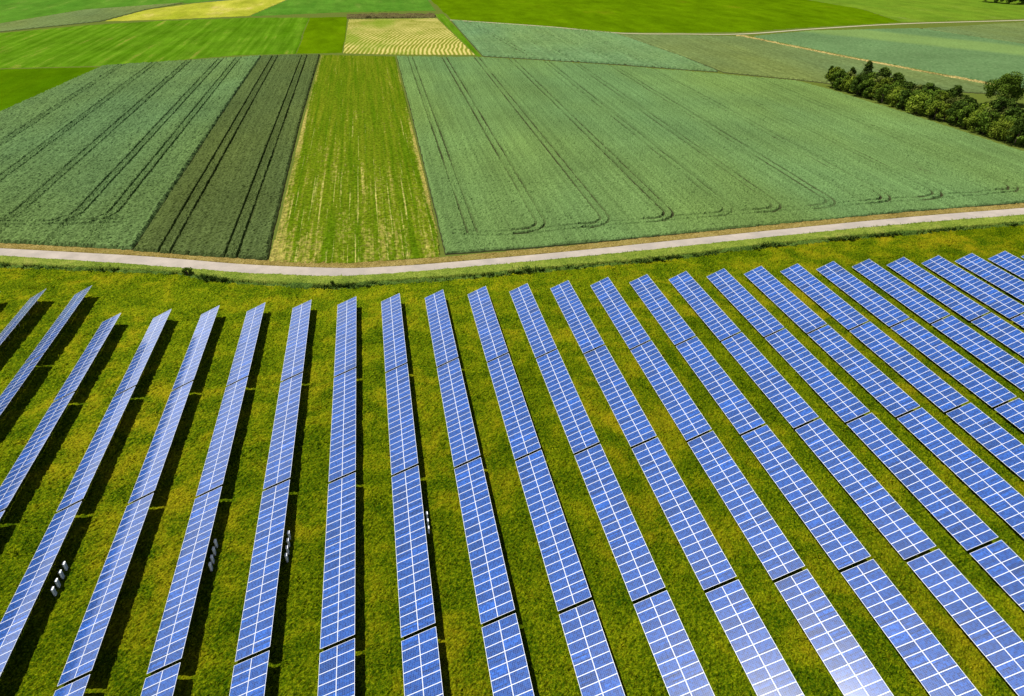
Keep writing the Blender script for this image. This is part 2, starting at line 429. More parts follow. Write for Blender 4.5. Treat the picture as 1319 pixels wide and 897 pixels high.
ROAD_UP = [(-130, 152), (-81.5, 136.0), (-72.3, 133.2), (-57.5, 128.8), (-42.9, 124.3), (-25.6, 118.1), (-9.0, 113.8), (-0.7, 113.0), (9.7, 112.9), (33.5, 113.8), (57.1, 115.4), (86.6, 117.3), (111.9, 118.5), (139.0, 119.0), (180, 119.8), (260, 121)]
ROAD_LO = [(-131, 148), (-81, 132.2), (-70.7, 129.1), (-59.0, 125.3), (-46.4, 121.0), (-34.7, 117.0), (-23.2, 113.5), (-8.9, 110.2), (-0.8, 109.6), (11.2, 109.8), (32.8, 110.7), (55.7, 112.0), (83.3, 113.7), (103.0, 114.9), (135.3, 115.2), (180, 116), (260, 117)]
DITCH = [(-132, 141), (-77.7, 127.5), (-69.1, 124.9), (-55.1, 121.1), (-36.5, 115.7), (-27.1, 111.1), (-11.7, 106.6), (-8.8, 106.3), (2.1, 106.2), (18.1, 106.3), (32.6, 106.8), (47.6, 107.2), (53.9, 107.7), (70.6, 109.2), (87.8, 110.0), (105.6, 110.4), (131.3, 110.9), (180, 111.8), (260, 113)]
up_l = smooth_line(ROAD_UP); lo_l = smooth_line(ROAD_LO); di_l = smooth_line(DITCH)

def ribbon(name, A, B, za, zb, mat, n=6, crown=0.):
    """strip between two lines, resampled to the same number of stations"""
    def res(L, k):
        L = np.array(L); s = np.r_[0, np.cumsum(np.hypot(*np.diff(L, axis=0).T))]; t = np.linspace(0, s[-1], k)
        return np.stack([np.interp(t, s, L[:, 0]), np.interp(t, s, L[:, 1])], 1)
    k = 240; a = res(A, k); b = res(B, k); V = []
    for i in range(k):
        for j in range(n + 1):
            t = j / n; p = a[i] * (1 - t) + b[i] * t
            V.append((p[0], p[1], za * (1 - t) + zb * t + crown * 4 * t * (1 - t)))
    Q = [(i * (n + 1) + j, i * (n + 1) + j + 1, (i + 1) * (n + 1) + j + 1, (i + 1) * (n + 1) + j) for i in range(k - 1) for j in range(n)]
    me = mesh_np(name, V, Q, mat, True); 
    if me.polygons[0].normal.z < 0: me.flip_normals()
    return obj(name, me)
tag(ribbon('farm_road', up_l, lo_l, .10, .10, M['road'], 6, .06), 'pale narrow farm road curving between the crop fields and the solar park', 'road', kind='structure')

def clip_x(L, a, b): return [p for p in L if a <= p[0] <= b]
# dry grass margin on the far side of the road
marg = [(x, y + .0) for x, y in up_l]; marg2 = [(x, y + 2.6) for x, y in up_l]
def h_margin(x, y): return .05 + .12 * vnoise(x, y, .5, 3) + .06 * rng.random(len(x))
tag(height_field('dry_grass_margin', clip_x(marg, -118, 185) + clip_x(marg2, -118, 185)[::-1], np.arange(-118, 185, .3), np.arange(112, 152, .3), h_margin, M['dry']),
    'straw coloured dry grass margin along the far side of the road', 'grass margin', kind='structure')

# mown verge between road and ditch, a low bank dropping to the solar park
def h_verge(x, y):
    d = seg_dist(di_l, x, y, cap=5.)
    return .07 + .45 * sstep(0., .5, d) * sstep(5.5, 1.5, d) + .12 * vnoise(x, y, .5, 4) + .10 * vnoise(x, y, 1.5, 8) + .07 * rng.random(len(x))
tag(height_field('road_verge', clip_x(lo_l, -118, 185) + clip_x(di_l, -118, 185)[::-1], np.arange(-118, 185, .22), np.arange(104, 150, .22), h_verge, M['verge']),
    'bright green mown verge on the near side of the road', 'verge', kind='structure')

# rough weeds growing along the ditch
rough = [(x, y + .55) for x, y in di_l]; rough2 = [(x, y - 1.2) for x, y in di_l]
def h_weeds(x, y):
    d = seg_dist(di_l, x, y, cap=3.)
    n = vnoise(x, y, 1.3, 21); big = sstep(.35, .75, vnoise(x, y, 5., 22))
    return .05 + sstep(1.3, .2, d) * (.06 + .5 * n * (.15 + .9 * big)) + .22 * vnoise(x, y, .4, 23) * sstep(1.3, .6, d) + .1 * rng.random(len(x))
tag(height_field('ditch_weeds', clip_x(rough, -118, 170) + clip_x(rough2, -118, 170)[::-1], np.arange(-118, 170, .2), np.arange(102, 146, .2), h_weeds, M['weeds'], jitter=.6),
    'dark rough weeds growing in a line along the ditch', 'weeds', kind='stuff')

# grass of the solar park
park = [(-34, 14), (60, 14), (150, 92), (170, 111.5)] + [(x, y - .5) for x, y in clip_x(di_l, -112, 168)[::-1]] + [(-112, 118), (-80, 80)]
def h_park(x, y):
    a = vnoise(x, y, .45, 31); b = vnoise(x, y, 1.1, 32); c = vnoise(x, y, 4., 33); d = vnoise(x, y, 14., 34)
    return .03 + .24 * a * (.4 + c) + .12 * b + .10 * c * d + .15 * rng.random(len(x))
xs = np.arange(-112, 170, .17)
tag(height_field('meadow', park, xs, grow(14, 142, lambda y: .14 + .0011 * (y - 14)), h_park, M['grass']),
    'rough yellow green grass between the rows of solar tables', 'meadow', kind='structure')

# tufts of longer grass standing in the park, and coarse weeds in the ditch
def tufts(name, x, y, size, blades, mat, lean=.55, wide=.22):
    """each tuft is a fan of pointed blades leaning outwards"""
    n = len(x); a = rng.random((n, blades)) * 2 * math.pi; L = size[:, None] * (.55 + .6 * rng.random((n, blades)))
    ln = L * lean * (.4 + rng.random((n, blades))); wd = L * wide * (.6 + .8 * rng.random((n, blades)))
    ca, sa = np.cos(a), np.sin(a); bx = x[:, None] + ca * size[:, None] * .18; by = y[:, None] + sa * size[:, None] * .18
    z0 = np.full_like(bx, .02)
    p0 = np.stack([bx - sa * wd / 2, by + ca * wd / 2, z0], -1); p1 = np.stack([bx + sa * wd / 2, by - ca * wd / 2, z0], -1)
    p2 = np.stack([bx + ca * ln * .5 + sa * wd * .4, by + sa * ln * .5 - ca * wd * .4, L * .65], -1); p3 = np.stack([bx + ca * ln, by + sa * ln, L], -1)
    V = np.stack([p0, p1, p2, p3], 2).reshape(-1, 3)
    return obj(name, mesh_np(name, V, np.arange(len(V)).reshape(-1, 4), mat))
def scatter(P, n, y0, y1, x0, x1, dens):
    x = rng.uniform(x0, x1, n); y = y0 + (y1 - y0) * rng.random(n) ** 1.25
    k = inside(P, x, y); x, y = x[k], y[k]
    v = np.array([[r2.x, r2.y, r2.z], [fwd.x, fwd.y, fwd.z], [u2.x, u2.y, u2.z]]); p = np.stack([x, y, np.full_like(x, -H_CAM)], 1) @ v.T
    k = (np.abs(p[:, 0] / p[:, 1]) < .84) & (np.abs(p[:, 2] / p[:, 1]) < .6); x, y = x[k], y[k]
    k = rng.random(len(x)) < dens(x, y); return x[k], y[k]
tx_, ty_ = scatter(park, 420000, 16, 126, -90, 150, lambda x, y: .25 + 1.1 * sstep(.35, .70, vnoise(x, y, 1.6, 101) * .6 + vnoise(x, y, 7., 102) * .4))
sz = .15 + .18 * rng.random(len(tx_)) + .12 * sstep(.5, .9, vnoise(tx_, ty_, 3., 103))
tag(tufts('grass_tufts', tx_, ty_, sz, 4, M['tuft'], 1.0, .34), 'tufts of longer yellow green grass all over the solar park', 'grass', kind='stuff')
bx_, by_ = scatter(park, 70000, 16, 126, -90, 150, lambda x, y: 1.2 * sstep(.5, .8, vnoise(x, y, 1.1, 111) * .5 + vnoise(x, y, 5., 112) * .5))
tag(tufts('tall_grass_tufts', bx_, by_, .34 + .34 * rng.random(len(bx_)) ** 1.5, 7, M['tuft'], .8, .16), 'taller seeding grass clumps scattered through the solar park', 'grass', kind='stuff')
t = rng.uniform(-112, 165, 9500); dl = np.array(di_l)
wy = np.interp(t, dl[:, 0], dl[:, 1]) + rng.normal(0, .38, len(t)) - .1
ok = rng.random(len(t)) < .2 + .8 * sstep(.36, .7, vnoise(t, wy * 0, 2.6, 104))
t, wy = t[ok], wy[ok]
tag(tufts('ditch_weeds', t, wy, .28 + .6 * rng.random(len(t)) ** 2 * (.4 + vnoise(t, wy * 0, 6., 105)), 9, M['weeds'], .6, .3), 'dark tall leafy weeds standing in clumps in the ditch', 'weeds', kind='stuff')
vx, vy = scatter(clip_x(lo_l, -118, 170) + clip_x(di_l, -118, 170)[::-1], 160000, 104, 150, -100, 170, lambda x, y: .3 + .7 * sstep(.4, .7, vnoise(x, y, 1.5, 106)))
vo = tufts('verge_grass', vx, vy, .14 + .2 * rng.random(len(vx)), 4, M['verge'], .9, .3); vo.location.z = .25
tag(vo, 'short bright grass tufts on the road verge', 'grass', kind='stuff')

# ------------------------------------------------------------------ crop fields beyond the road
def crop_height(P, Hc, tracks, width=.5, depth=1., rag=.4, clump=.32, lodged=None, pit=.2):
    def f(x, y):
        e = seg_dist(P, x, y, closed=True, cap=2.5)
        h = Hc * sstep(0., .55, e + (vnoise(x, y, 1.2, 5) - .5) * rag)
        h = h * (1 - clump + 2 * clump * (.5 * vnoise(x, y, .42, 6) + .5 * rng.random(len(x)))) + .12 * (vnoise(x, y, 9., 7) - .5)
        h = h * (1 - pit * sstep(.86, .95, vnoise(x, y, .7, 11)))
        for L, w, dp in tracks:
            d = seg_dist(L, x, y, cap=1.6)
            g = sstep(w * .62, w * .38, d + (vnoise(x, y, .8, 9) - .5) * .16)
            h = h * (1 - g * dp * (.55 + .6 * vnoise(x, y, 12., 10)).clip(0, 1))
        if lodged is not None:
            h = h * (1 - lodged(x, y))
        return np.maximum(h, .02) + .01
    return f

def pair(L, gauge=1.9):
    """two wheel tracks either side of a centre line"""
    L = np.array(L, float); T = np.gradient(L, axis=0); T /= np.hypot(*T.T)[:, None]; Nn = np.stack([-T[:, 1], T[:, 0]], 1)
    return [tuple(map(tuple, L + Nn * s * gauge / 2)) for s in (-1, 1)]

def refine(x0, x1, step, lines, half=1.4, fine=.16):
    xs = list(np.arange(x0, x1, step))
    for c in lines:
        xs = [x for x in xs if abs(x - c) > half] + list(np.arange(c - half, c + half, fine))
    return np.array(sorted(xs))

# left wheat field
LF = [(-118.5, 211.0), (-121, 168), (-124, 150.5), (-100, 144.8), (-85.4, 139.4), (-73.1, 135.5), (-59.6, 131.6), (-47.6, 127.9), (-47.8, 250), (-47.4, 332.5), (-107.2, 317.6), (-115.3, 242.0)]
tx = [-100.2, -88.2, -75.6, -63.2, -56.2]
def turn(c, y_top, y_head, r):
    """a straight wheel line with a rounded corner into the headland track on its left"""
    return [(c, y_top), (c, y_head + r)] + [(c - r + r * math.cos(a), y_head + r - r * math.sin(a)) for a in (.3, .6, .9, 1.2, math.pi / 2)] + [(c - r - 2, y_head)]
tr = []
for k, c in enumerate(tx):
    yh = [152.5, 148.5, 145.3, 143.6, 142.8][k]
    tr += [(l, .30, [.3, .4, .52, .68, .68][k]) for l in pair(turn(c, 331, yh, 6.))]
head = smooth_line([(-122, 156.5), (-100, 151.6), (-85, 146.6), (-73, 144.4), (-62, 143.2), (-52, 142.0)])
tr += [(l, .36, .55) for l in pair(head)]
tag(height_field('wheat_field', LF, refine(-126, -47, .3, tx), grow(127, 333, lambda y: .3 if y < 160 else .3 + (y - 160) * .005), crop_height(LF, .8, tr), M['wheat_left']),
    'bluish green wheat field with tractor lines left of the dark crop strip', 'crop field', kind='structure')

# dark crop strip
DF = [(-47.6, 127.6), (-34.4, 122.9), (-22.3, 119.2), (-22.6, 133.1), (-23.2, 215.3), (-22.6, 333.0), (-47.4, 332.5), (-47.8, 250), (-47.7, 175.1)]
tx = [-41.4, -29.0]
tr = [(l, .36, .9) for c in tx for l in pair([(c, 118), (c, 180), (c, 240), (c, 334)], 2.3)]
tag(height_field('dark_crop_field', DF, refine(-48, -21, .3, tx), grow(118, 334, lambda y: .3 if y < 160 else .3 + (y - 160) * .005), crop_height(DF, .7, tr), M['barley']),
    'dark green crop strip with two pairs of tractor lines', 'crop field', kind='structure')

# mown strip with straw lines
SF = [(-22.2, 118.6), (-14.6, 116.6), (-7.6, 115.4), (8.9, 115.5), (9.7, 127.8), (10.0, 225), (9.9, 325.0), (-21.9, 333.2), (-22.5, 215.3), (-21.9, 133.1)]
def h_strip(x, y): return .05 + .10 * vnoise(x, y * .3, .5, 41) + .09 * vnoise(x, y, .6, 42) + .05 * rng.random(len(x))
tag(height_field('mown_grass_field', SF, np.arange(-23, 11, .25), grow(115, 334, lambda y: .3 if y < 160 else .3 + (y - 160) * .005), h_strip, M['strip']),
    'mown yellow green grass strip with straw lines between two crop fields', 'grass field', kind='structure')

# right wheat field
RF = [(10.0, 116.3), (28.8, 116.5), (58.0, 118.0), (86, 119.6), (111, 121.0), (139.0, 121.6), (186, 122.8), (180, 137.6), (173.5, 155.2), (170.0, 197.8), (165.0, 235.3), (161.5, 251.0), (150.1, 258.5), (124.9, 276.0), (95.2, 293.6), (47.5, 317.4), (10.6, 324.6), (10.5, 220)]
tx = [16.5, 31.2, 45.2, 59.6, 73.6, 85.2, 98.8, 113.0, 126.8, 148.0]
tr = []
for k, c in enumerate(tx):
    yh = 123.4 + c * .036
    dp = [.8, .95, .95, .95, .95, .95, .95, .92, .92, .92][k]
    tr += [(l, .50 if k < 5 else .66, dp) for l in pair(turn(c, 325, yh, 4.5) if k else [(c, 325), (c, yh + 1)])]
tr += [(l, .46, .5) for l in pair(smooth_line([(13, 126), (22, 123.9), (45, 125.0), (72, 126.0), (98, 127.0), (126, 127.9), (150, 128.8), (178, 129.6)]))]
def lodged(x, y):
    w = 3.0 + .0 * x
    return .42 * sstep(.5, .75, vnoise(x, y * .12, 5., 61) + .12 * (vnoise(x, y, 1., 63) - .5)) * sstep(85, 125, x) * sstep(185, 140, y) + .18 * sstep(.6, .85, vnoise(x, y * .3, 9., 62))
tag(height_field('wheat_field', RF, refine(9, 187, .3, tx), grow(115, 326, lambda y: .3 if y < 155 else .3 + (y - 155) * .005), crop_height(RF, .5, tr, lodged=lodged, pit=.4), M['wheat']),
    'large bluish green wheat field with tractor lines right of the mown strip', 'crop field', kind='structure')

# second belt of fields
def far_crop(name, P, mat, label, tracks=(), step=(.6, 1.2), Hc=.7, edge=.3):
    xs = np.arange(min(p[0] for p in P), max(p[0] for p in P) + 1, step[0]); ys = np.arange(min(p[1] for p in P), max(p[1] for p in P) + 1, step[1])
    def f(x, y):
        e = seg_dist(P, x, y, closed=True, cap=3.)
        h = Hc * sstep(0, 1.0, e + .2) * (.75 + .5 * (.5 * vnoise(x, y, 1.2, 71) + .5 * rng.random(len(x))))
        for L in tracks:
            h = h * (1 - .9 * sstep(.75, .4, seg_dist(L, x, y, cap=2.)))
        return np.maximum(h, .02) + .02
    tag(height_field(name, P, xs, ys, f, mat), label, 'crop field' if Hc > .35 else 'grass field', kind='structure')

A_F = [(47.9, 437.6), (98.6, 403.0), (129.0, 376.2), (137.3, 306.3), (138.9, 272.0), (125.6, 279.2), (95.7, 297), (48.6, 320.4)]
tA = [pair([(56, 434), (63, 380), (70, 318)], 2.4), pair([(68.5, 426), (78, 365), (87, 300)], 2.4), pair([(88, 411), (97, 350), (105, 290)], 2.4), pair([(107, 397), (113, 340), (118, 280)], 2.4)]
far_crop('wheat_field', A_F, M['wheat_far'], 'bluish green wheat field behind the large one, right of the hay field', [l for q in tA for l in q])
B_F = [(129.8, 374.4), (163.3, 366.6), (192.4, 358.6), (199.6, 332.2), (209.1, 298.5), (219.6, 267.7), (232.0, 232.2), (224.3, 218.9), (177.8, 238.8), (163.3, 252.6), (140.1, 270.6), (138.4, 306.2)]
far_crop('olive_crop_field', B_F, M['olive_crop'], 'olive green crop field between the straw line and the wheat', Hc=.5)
C_F = [(198.2, 357.6), (242.5, 372.3), (308.5, 373.4), (325.3, 316.2), (345, 250), (330, 200), (258.6, 200), (238.5, 231.8), (225.5, 270.8), (215.0, 302.2), (205.2, 336.7)]
far_crop('wheat_field', C_F, M['wheat_band'], 'pale bluish green wheat field behind the trees at right', step=(.9, 1.4))
C2 = [(232, 362), (300, 352), (322, 318), (332, 290), (300, 300), (262, 325)]
D_F = [(311.6, 374.4), (397.2, 390.4), (480, 402.0), (520, 330), (345.9, 253), (326.3, 318.3)]
far_crop('olive_crop_field', D_F, M['olive_crop'], 'dull olive crop field at the far right below the track', step=(1.2, 1.6), Hc=.5)

HF = [(-11.3, 449.0), (40.6, 449.0), (45.6, 324.4), (9.6, 330.4), (-12.6, 336.4)]
def h_hay(x, y):
    r = np.hypot(x - 190, y - 318); return .06 + .22 * (.5 + .5 * np.sin(r * 2 * math.pi / 1.95)) * vnoise(x, y, 5, 81) + .08 * rng.random(len(x))
tag(height_field('hay_field', HF, np.arange(-13, 46, .4), np.arange(324, 450, .8), h_hay, M['hay']), 'small hay field with curved straw swaths', 'hay field', kind='structure')
def flat_grass(name, P, mat, label, hh=.16, step=(1., 1.6)):
    xs = np.arange(min(p[0] for p in P), max(p[0] for p in P) + 1, step[0]); ys = np.arange(min(p[1] for p in P), max(p[1] for p in P) + 1, step[1])
    def f(x, y): return .03 + hh * (.5 * vnoise(x, y, 2.2, 91) + .5 * rng.random(len(x)))
    tag(height_field(name, P, xs, ys, f, mat), label, 'grass field', kind='structure')
flat_grass('grass_strip', [(41.4, 470), (46.6, 470), (47.2, 438), (48.0, 320), (46.3, 320), (41.4, 449)], M['fieldG'], 'narrow green grass strip along the right side of the hay field', step=(.6, 1.2))
flat_grass('grass_field', [(-260, 372), (-197.8, 401), (-184.2, 417.5), (-152.1, 442.4), (-113.9, 457.0), (-69.5, 465.0), (-34.9, 461.3), (-33.5, 338.3), (-59.7, 336.9), (-94.9, 324), (-111.4, 319.6), (-145.5, 319.4), (-260, 316)], M['fieldG'], 'long bright green grass field at left with fine mowing stripes')
flat_grass('grass_field', [(-34.4, 461.3), (-12.1, 462.3), (-13.0, 337), (-33.0, 338.3)], M['fieldE'], 'narrow green grass field left of the hay field', step=(.8, 1.4))
flat_grass('grass_field', [(-260, 314.6), (-161.7, 316.6), (-145.5, 317.6), (-107.6, 317.0), (-116.0, 242.5), (-119.2, 211), (-124.5, 151.8), (-180, 165)], M['lawn'], 'dark lime meadow at the left edge beside the wheat', step=(.8, 1.4))
far_crop('olive_crop_field', [(-208.4, 426), (-198.9, 453.5), (-174.2, 513.9), (-121.0, 549.9), (-138.2, 510.2), (-148.9, 457.2), (-185.8, 422.5), (-198.9, 406), (-230, 395)], M['olive_crop'], 'grey green crop field in the far left corner', step=(1.2, 2.), Hc=.4)
flat_grass('yellow_field', [(-147.5, 457.5), (-137.4, 510.2), (-112.9, 546.9), (-49.5, 600), (-70.9, 473.4), (-114.7, 461.9)], M['fieldJ'], 'bright yellow field at the far left', step=(1.2, 2.))
flat_grass('grass_field', [(-48.6, 600), (44.3, 600), (43.4, 486), (-16.2, 485.4), (-70.0, 471.5)], M['fieldK'], 'green meadow at the top between the yellow field and the bright meadow', step=(1.2, 2.))
flat_grass('grass_field', [(-320, 640), (-49.7, 640), (-114.1, 549.8), (-174.8, 518.0), (-200.1, 456.7), (-209.6, 429.0), (-300, 420)], M['fieldK'], 'green meadow in the far top left corner', step=(1.8, 2.4))
flat_grass('grass_field', [(45.3, 640), (45.9, 550), (48.6, 445.0), (100.2, 410.9), (131.2, 383.0), (166.6, 377), (200.2, 374.8), (250.3, 387.6), (319.0, 400.8), (336.2, 465.3), (330.6, 524.8), (325, 640)], M['fieldE'], 'broad bright green meadow beyond the pale track', step=(1.3, 2.))
flat_grass('grass_field', [(326, 640), (331.6, 524.8), (337.2, 465.3), (320.0, 401.2), (409.6, 407.6), (520, 424.0), (720, 640)], M['fieldF'], 'pale green meadow at the far right beyond the track', step=(1.6, 2.2))
def h_scrub(x, y): return .1 + 1.3 * vnoise(x, y, 2.5, 95) * vnoise(x, y, 8, 96) + .3 * rng.random(len(x))
tag(height_field('scrub_bank', [(-12.7, 470), (12.5, 471), (41.0, 468.5), (40.0, 453.0), (11.7, 453.4), (-12.5, 454.3)], np.arange(-13, 42, .6), np.arange(452, 472, .7), h_scrub, M['scrub']),
    'brown scrubby bank behind the small hay field', 'scrub', kind='stuff')
TP = smooth_line([(47.5, 441.2), (99.5, 406.9), (130.6, 379.7), (165.3, 371.6), (198.9, 368.0), (247.6, 380.5), (315.5, 394.1), (404.8, 400.0), (520, 412)])
tag(ribbon('far_track', [(x, y + 1.5) for x, y in TP], [(x, y - 1.0) for x, y in TP], .06, .06, M['track'], 2), 'thin pale dirt track below the bright far meadow', 'track', kind='structure')
YS = smooth_line([(193.3, 362.6), (200.6, 333.3), (210.5, 300.4), (221.1, 268.3), (234.4, 232.8), (245, 205)])
ysp = [(x - 2.2, y) for x, y in YS] + [(x + 2.8, y) for x, y in YS][::-1]
def h_dry(x, y): return .05 + .35 * vnoise(x, y, 1.4, 97) + .1 * rng.random(len(x))
tag(height_field('dry_grass_margin', ysp, np.arange(190, 250, .5), np.arange(204, 363, .8), h_dry, M['straw']), 'straw coloured dry grass line between two far crop fields', 'grass margin', kind='structure')

# ------------------------------------------------------------------ solar tables
MW, MLEN, MT = 1.666, 1.004, .04          # across the slope, along the row, thickness
def module_mesh():
    g = Geo(); a, b, w = MW / 2, MLEN / 2, .025
    g.box((-a, -b, -MT), (-a + w, b, 0), 1); g.box((a - w, -b, -MT), (a, b, 0), 1)
    g.box((-a + w, -b, -MT), (a - w, -b + w, 0), 1); g.box((-a + w, b - w, -MT), (a - w, b, 0), 1)
    g.box((-a + w, -b + w, -.012), (a - w, b - w, -.004), 0)
    n = len(g.f) - 6
    g.m[n] = 2
    return g.mesh('solar_module', [M['cells'], M['frame'], M['back']])
mod_me = module_mesh()
PITCH_L = 20.67; NM = 20; STEP = 1.0155
def purlin_mesh():
    g = Geo(); L = NM * STEP - .03
    g.box((-.03, -L, -.06), (.03, 0, 0)); return g.mesh('purlin', M['steel'])
pur_me = purlin_mesh()
def ordn(n):
    o = ['first', 'second', 'third', 'fourth', 'fifth', 'sixth', 'seventh', 'eighth', 'ninth', 'tenth', 'eleventh', 'twelfth', 'thirteenth', 'fourteenth', 'fifteenth', 'sixteenth', 'seventeenth', 'eighteenth', 'nineteenth', 'twentieth']
    if n <= 20: return o[n - 1]
    return ('thirtieth' if n == 30 else ('twenty-' if n < 30 else 'thirty-') + o[n % 10 - 1])

ROWS = {-3: (-65.3, .45, 109.9, .80), -2: (-58.272, .489, 109.435, .801), -1: (-51.609, .448, 109.677, .806), 0: (-44.525, .422, 99.504, .751), 1: (-37.223, .436, 99.466, .726), 2: (-30.163, .433, 99.393, .719), 3: (-23.267, .421, 99.198, .71), 4: (-16.249, .396, 99.028, .706), 5: (-9.221, .39, 98.881, .747), 6: (-2.297, .403, 98.709, .766), 7: (4.792, .412, 98.761, .754), 8: (11.896, .41, 98.811, .741), 9: (18.928, .409, 98.62, .717), 10: (25.988, .401, 98.559, .714), 11: (32.981, .425, 98.429, .736), 12: (39.967, .414, 98.385, .722), 13: (47.115, .431, 98.293, .725), 14: (54.128, .423, 98.182, .725), 15: (61.102, .424, 97.996, .743), 16: (68.053, .419, 97.822, .725), 17: (74.98, .42, 97.577, .716), 18: (81.958, .415, 97.355, .734), 19: (88.764, .429, 96.982, .724), 20: (95.593, .423, 96.495, .741), 21: (102.409, .432, 96.256, .739), 22: (109.323, .429, 96.087, .736), 23: (116.3, .428, 95.9, .736), 24: (123.3, .428, 95.7, .736), 25: (130.3, .428, 95.5, .736), 26: (137.3, .428, 95.3, .736)}

first_leaf = {}
def child(name, me, parent, loc, rot=(0, 0, 0)):
    """first of its kind is a new object, later ones are copies sharing the mesh"""
    if name in first_leaf and first_leaf[name].data == me:
        o = first_leaf[name].copy()
    else:
        o = bpy.data.objects.new(name, me); first_leaf[name] = o
    C.objects.link(o); o.parent = parent; o.location = loc; o.rotation_euler = rot
    return o

POST_OFF = .42                 # post stands under this share of the slope
post_me, raft_me = {}, {}
SW = 2 * MW + .016
def in_frame(pts, m=0):
    q = [px(p) for p in pts]
    xs = [a for a, b in q]; ys = [b for a, b in q]
    return max(xs) > -m and min(xs) < 1319 + m and max(ys) > -m and min(ys) < 897 + m

def table(i, k, label):
    x0, tl, ye, z0 = ROWS[i]
    y1 = ye - k * PITCH_L
    root = empty('solar_table', (x0, y1, 0))
    tag(root, label, 'solar table', 'solar tables standing in long parallel rows on the meadow')
    ca, sa = math.cos(tl), math.sin(tl)
    wob = random.uniform(-.004, .004)
    for s in range(2):
        for j in range(NM):
            u = MW / 2 + s * (MW + .016)
            dz = random.uniform(-.004, .004)
            child('solar_module', mod_me, root, (u * ca, -(j + .5) * STEP, z0 + u * sa + dz),
                  (random.gauss(0, .0035), -tl + wob + random.gauss(0, .0045), 0))
    for u in (.38, 1.25, 2.08, 2.95):
        child('purlin', pur_me, root, (u * ca + MT * sa * 1.3, 0, z0 + u * sa - MT * 1.3 * ca), (0, -tl, 0))
    key = (round(tl, 2), round(z0, 2))
    if key not in post_me:
        u = SW * .5; zt = z0 + u * sa - .16
        g = Geo(); g.box((-.06, -.04, -.03), (-.05, .04, zt + .03)); g.box((-.05, -.04, -.03), (.06, -.03, zt + .03)); g.box((-.05, .03, -.03), (.06, .04, zt + .03))
        post_me[key] = g.mesh('support_post', M['steel'])
        g = Geo(); g.box((-SW * .46, -.03, -.05), (SW * .46, .03, .05)); g.box((-.05, .045, -.75), (-.0, .09, -.04), 0, Matrix.Rotation(.75, 4, 'Y'))
        raft_me[key] = g.mesh('rafter', M['steel'])
    for n in range(6):
        yy = -1.3 - n * 3.55
        p = child('support_post', post_me[key], root, (SW * .5 * ca, yy, 0))
        u = SW * .5
        child('rafter', raft_me[key], p, (sa * .155, 0, z0 + u * sa - .155 * ca), (0, -tl, 0))
    return root

def corners(i, k):
    x0, tl, ye, z0 = ROWS[i]; y1 = ye - k * PITCH_L; y0 = y1 - NM * STEP
    return [(x0 + u * math.cos(tl), y, z0 + u * math.sin(tl)) for u in (0, SW) for y in (y0, y0 * .66 + y1 * .34, y0 * .33 + y1 * .67, y1)]
vis = {i: [k for k in range(5) if in_frame(corners(i, k))] for i in sorted(ROWS)}
near = {i: [k for k in range(5) if in_frame(corners(i, k), 170)] for i in sorted(ROWS)}     # and the tables just outside the frame
shown_rows = [i for i in sorted(ROWS) if vis[i]]
for i in sorted(ROWS):
    n = i - shown_rows[0] + 1
    for k in near[i]:
        if n < 1:
            lab = 'blue solar table beyond the left edge, ' + ordn(k + 1) + ' from the road end, only its shadow showing'
        elif k == 0: lab = 'blue solar table at the far road end of the ' + ordn(n) + ' row from the left'
        else: lab = 'blue solar table, ' + ordn(k + 1) + ' from the road end in the ' + ordn(n) + ' row from the left'
        table(i, k, lab)
print('rows shown', len(shown_rows), 'tables', sum(len(v) for v in vis.values()))

# inverters hung behind four of the left rows
def inverter_parts():
    g = Geo(); g.chamfer_box((-.09, -.19, -.12), (.09, .19, .78), .03); cas = g.mesh('casing', M['casing'])
    g = Geo(); g.box((.092, -.15, -.02), (.106, .15, .66)); cov = g.mesh('front_cover', M['cover'])
    g = Geo(); g.chamfer_box((-.11, -.21, 0), (.11, .21, .05), .02); hood = g.mesh('hood', M['casing'])
    g = Geo(); g.box((-.03, -.025, -.03), (.03, .025, .50)); leg = g.mesh('leg', M['steel'])
    return cas, cov, hood, leg
cas, cov, hood, leg = inverter_parts()
inv_rows = {1: (-33.74, [51.3, 50.3, 49.3, 48.35]), 3: (-19.95, [51.6, 50.6, 49.6, 48.7]), 4: (-12.84, [51.4, 50.4, 49.45, 48.5]), 6: (1.17, [51.5, 50.5, 49.5])}
for i, (x, ysl) in inv_rows.items():
    for q, y in enumerate(ysl):
        e = empty('inverter_box', (x - .05, y - .6, 0))
        pos = ['farthest', 'second farthest', 'third farthest', 'nearest'][q] if len(ysl) == 4 else ['farthest', 'middle', 'nearest'][q]
        tag(e, 'white inverter box, %s of the %s behind the %s row from the left' % (pos, 'four' if len(ysl) == 4 else 'three', ordn(shown_rows.index(i) + 1)), 'inverter', 'inverter boxes hung behind the solar tables')
        child('casing', cas, e, (0, 0, .36)); child('front_cover', cov, e, (0, 0, .36)); child('hood', hood, e, (0, 0, 1.142))
        child('leg', leg, e, (0, -.17, 0)); child('leg', leg, e, (0, .17, 0))

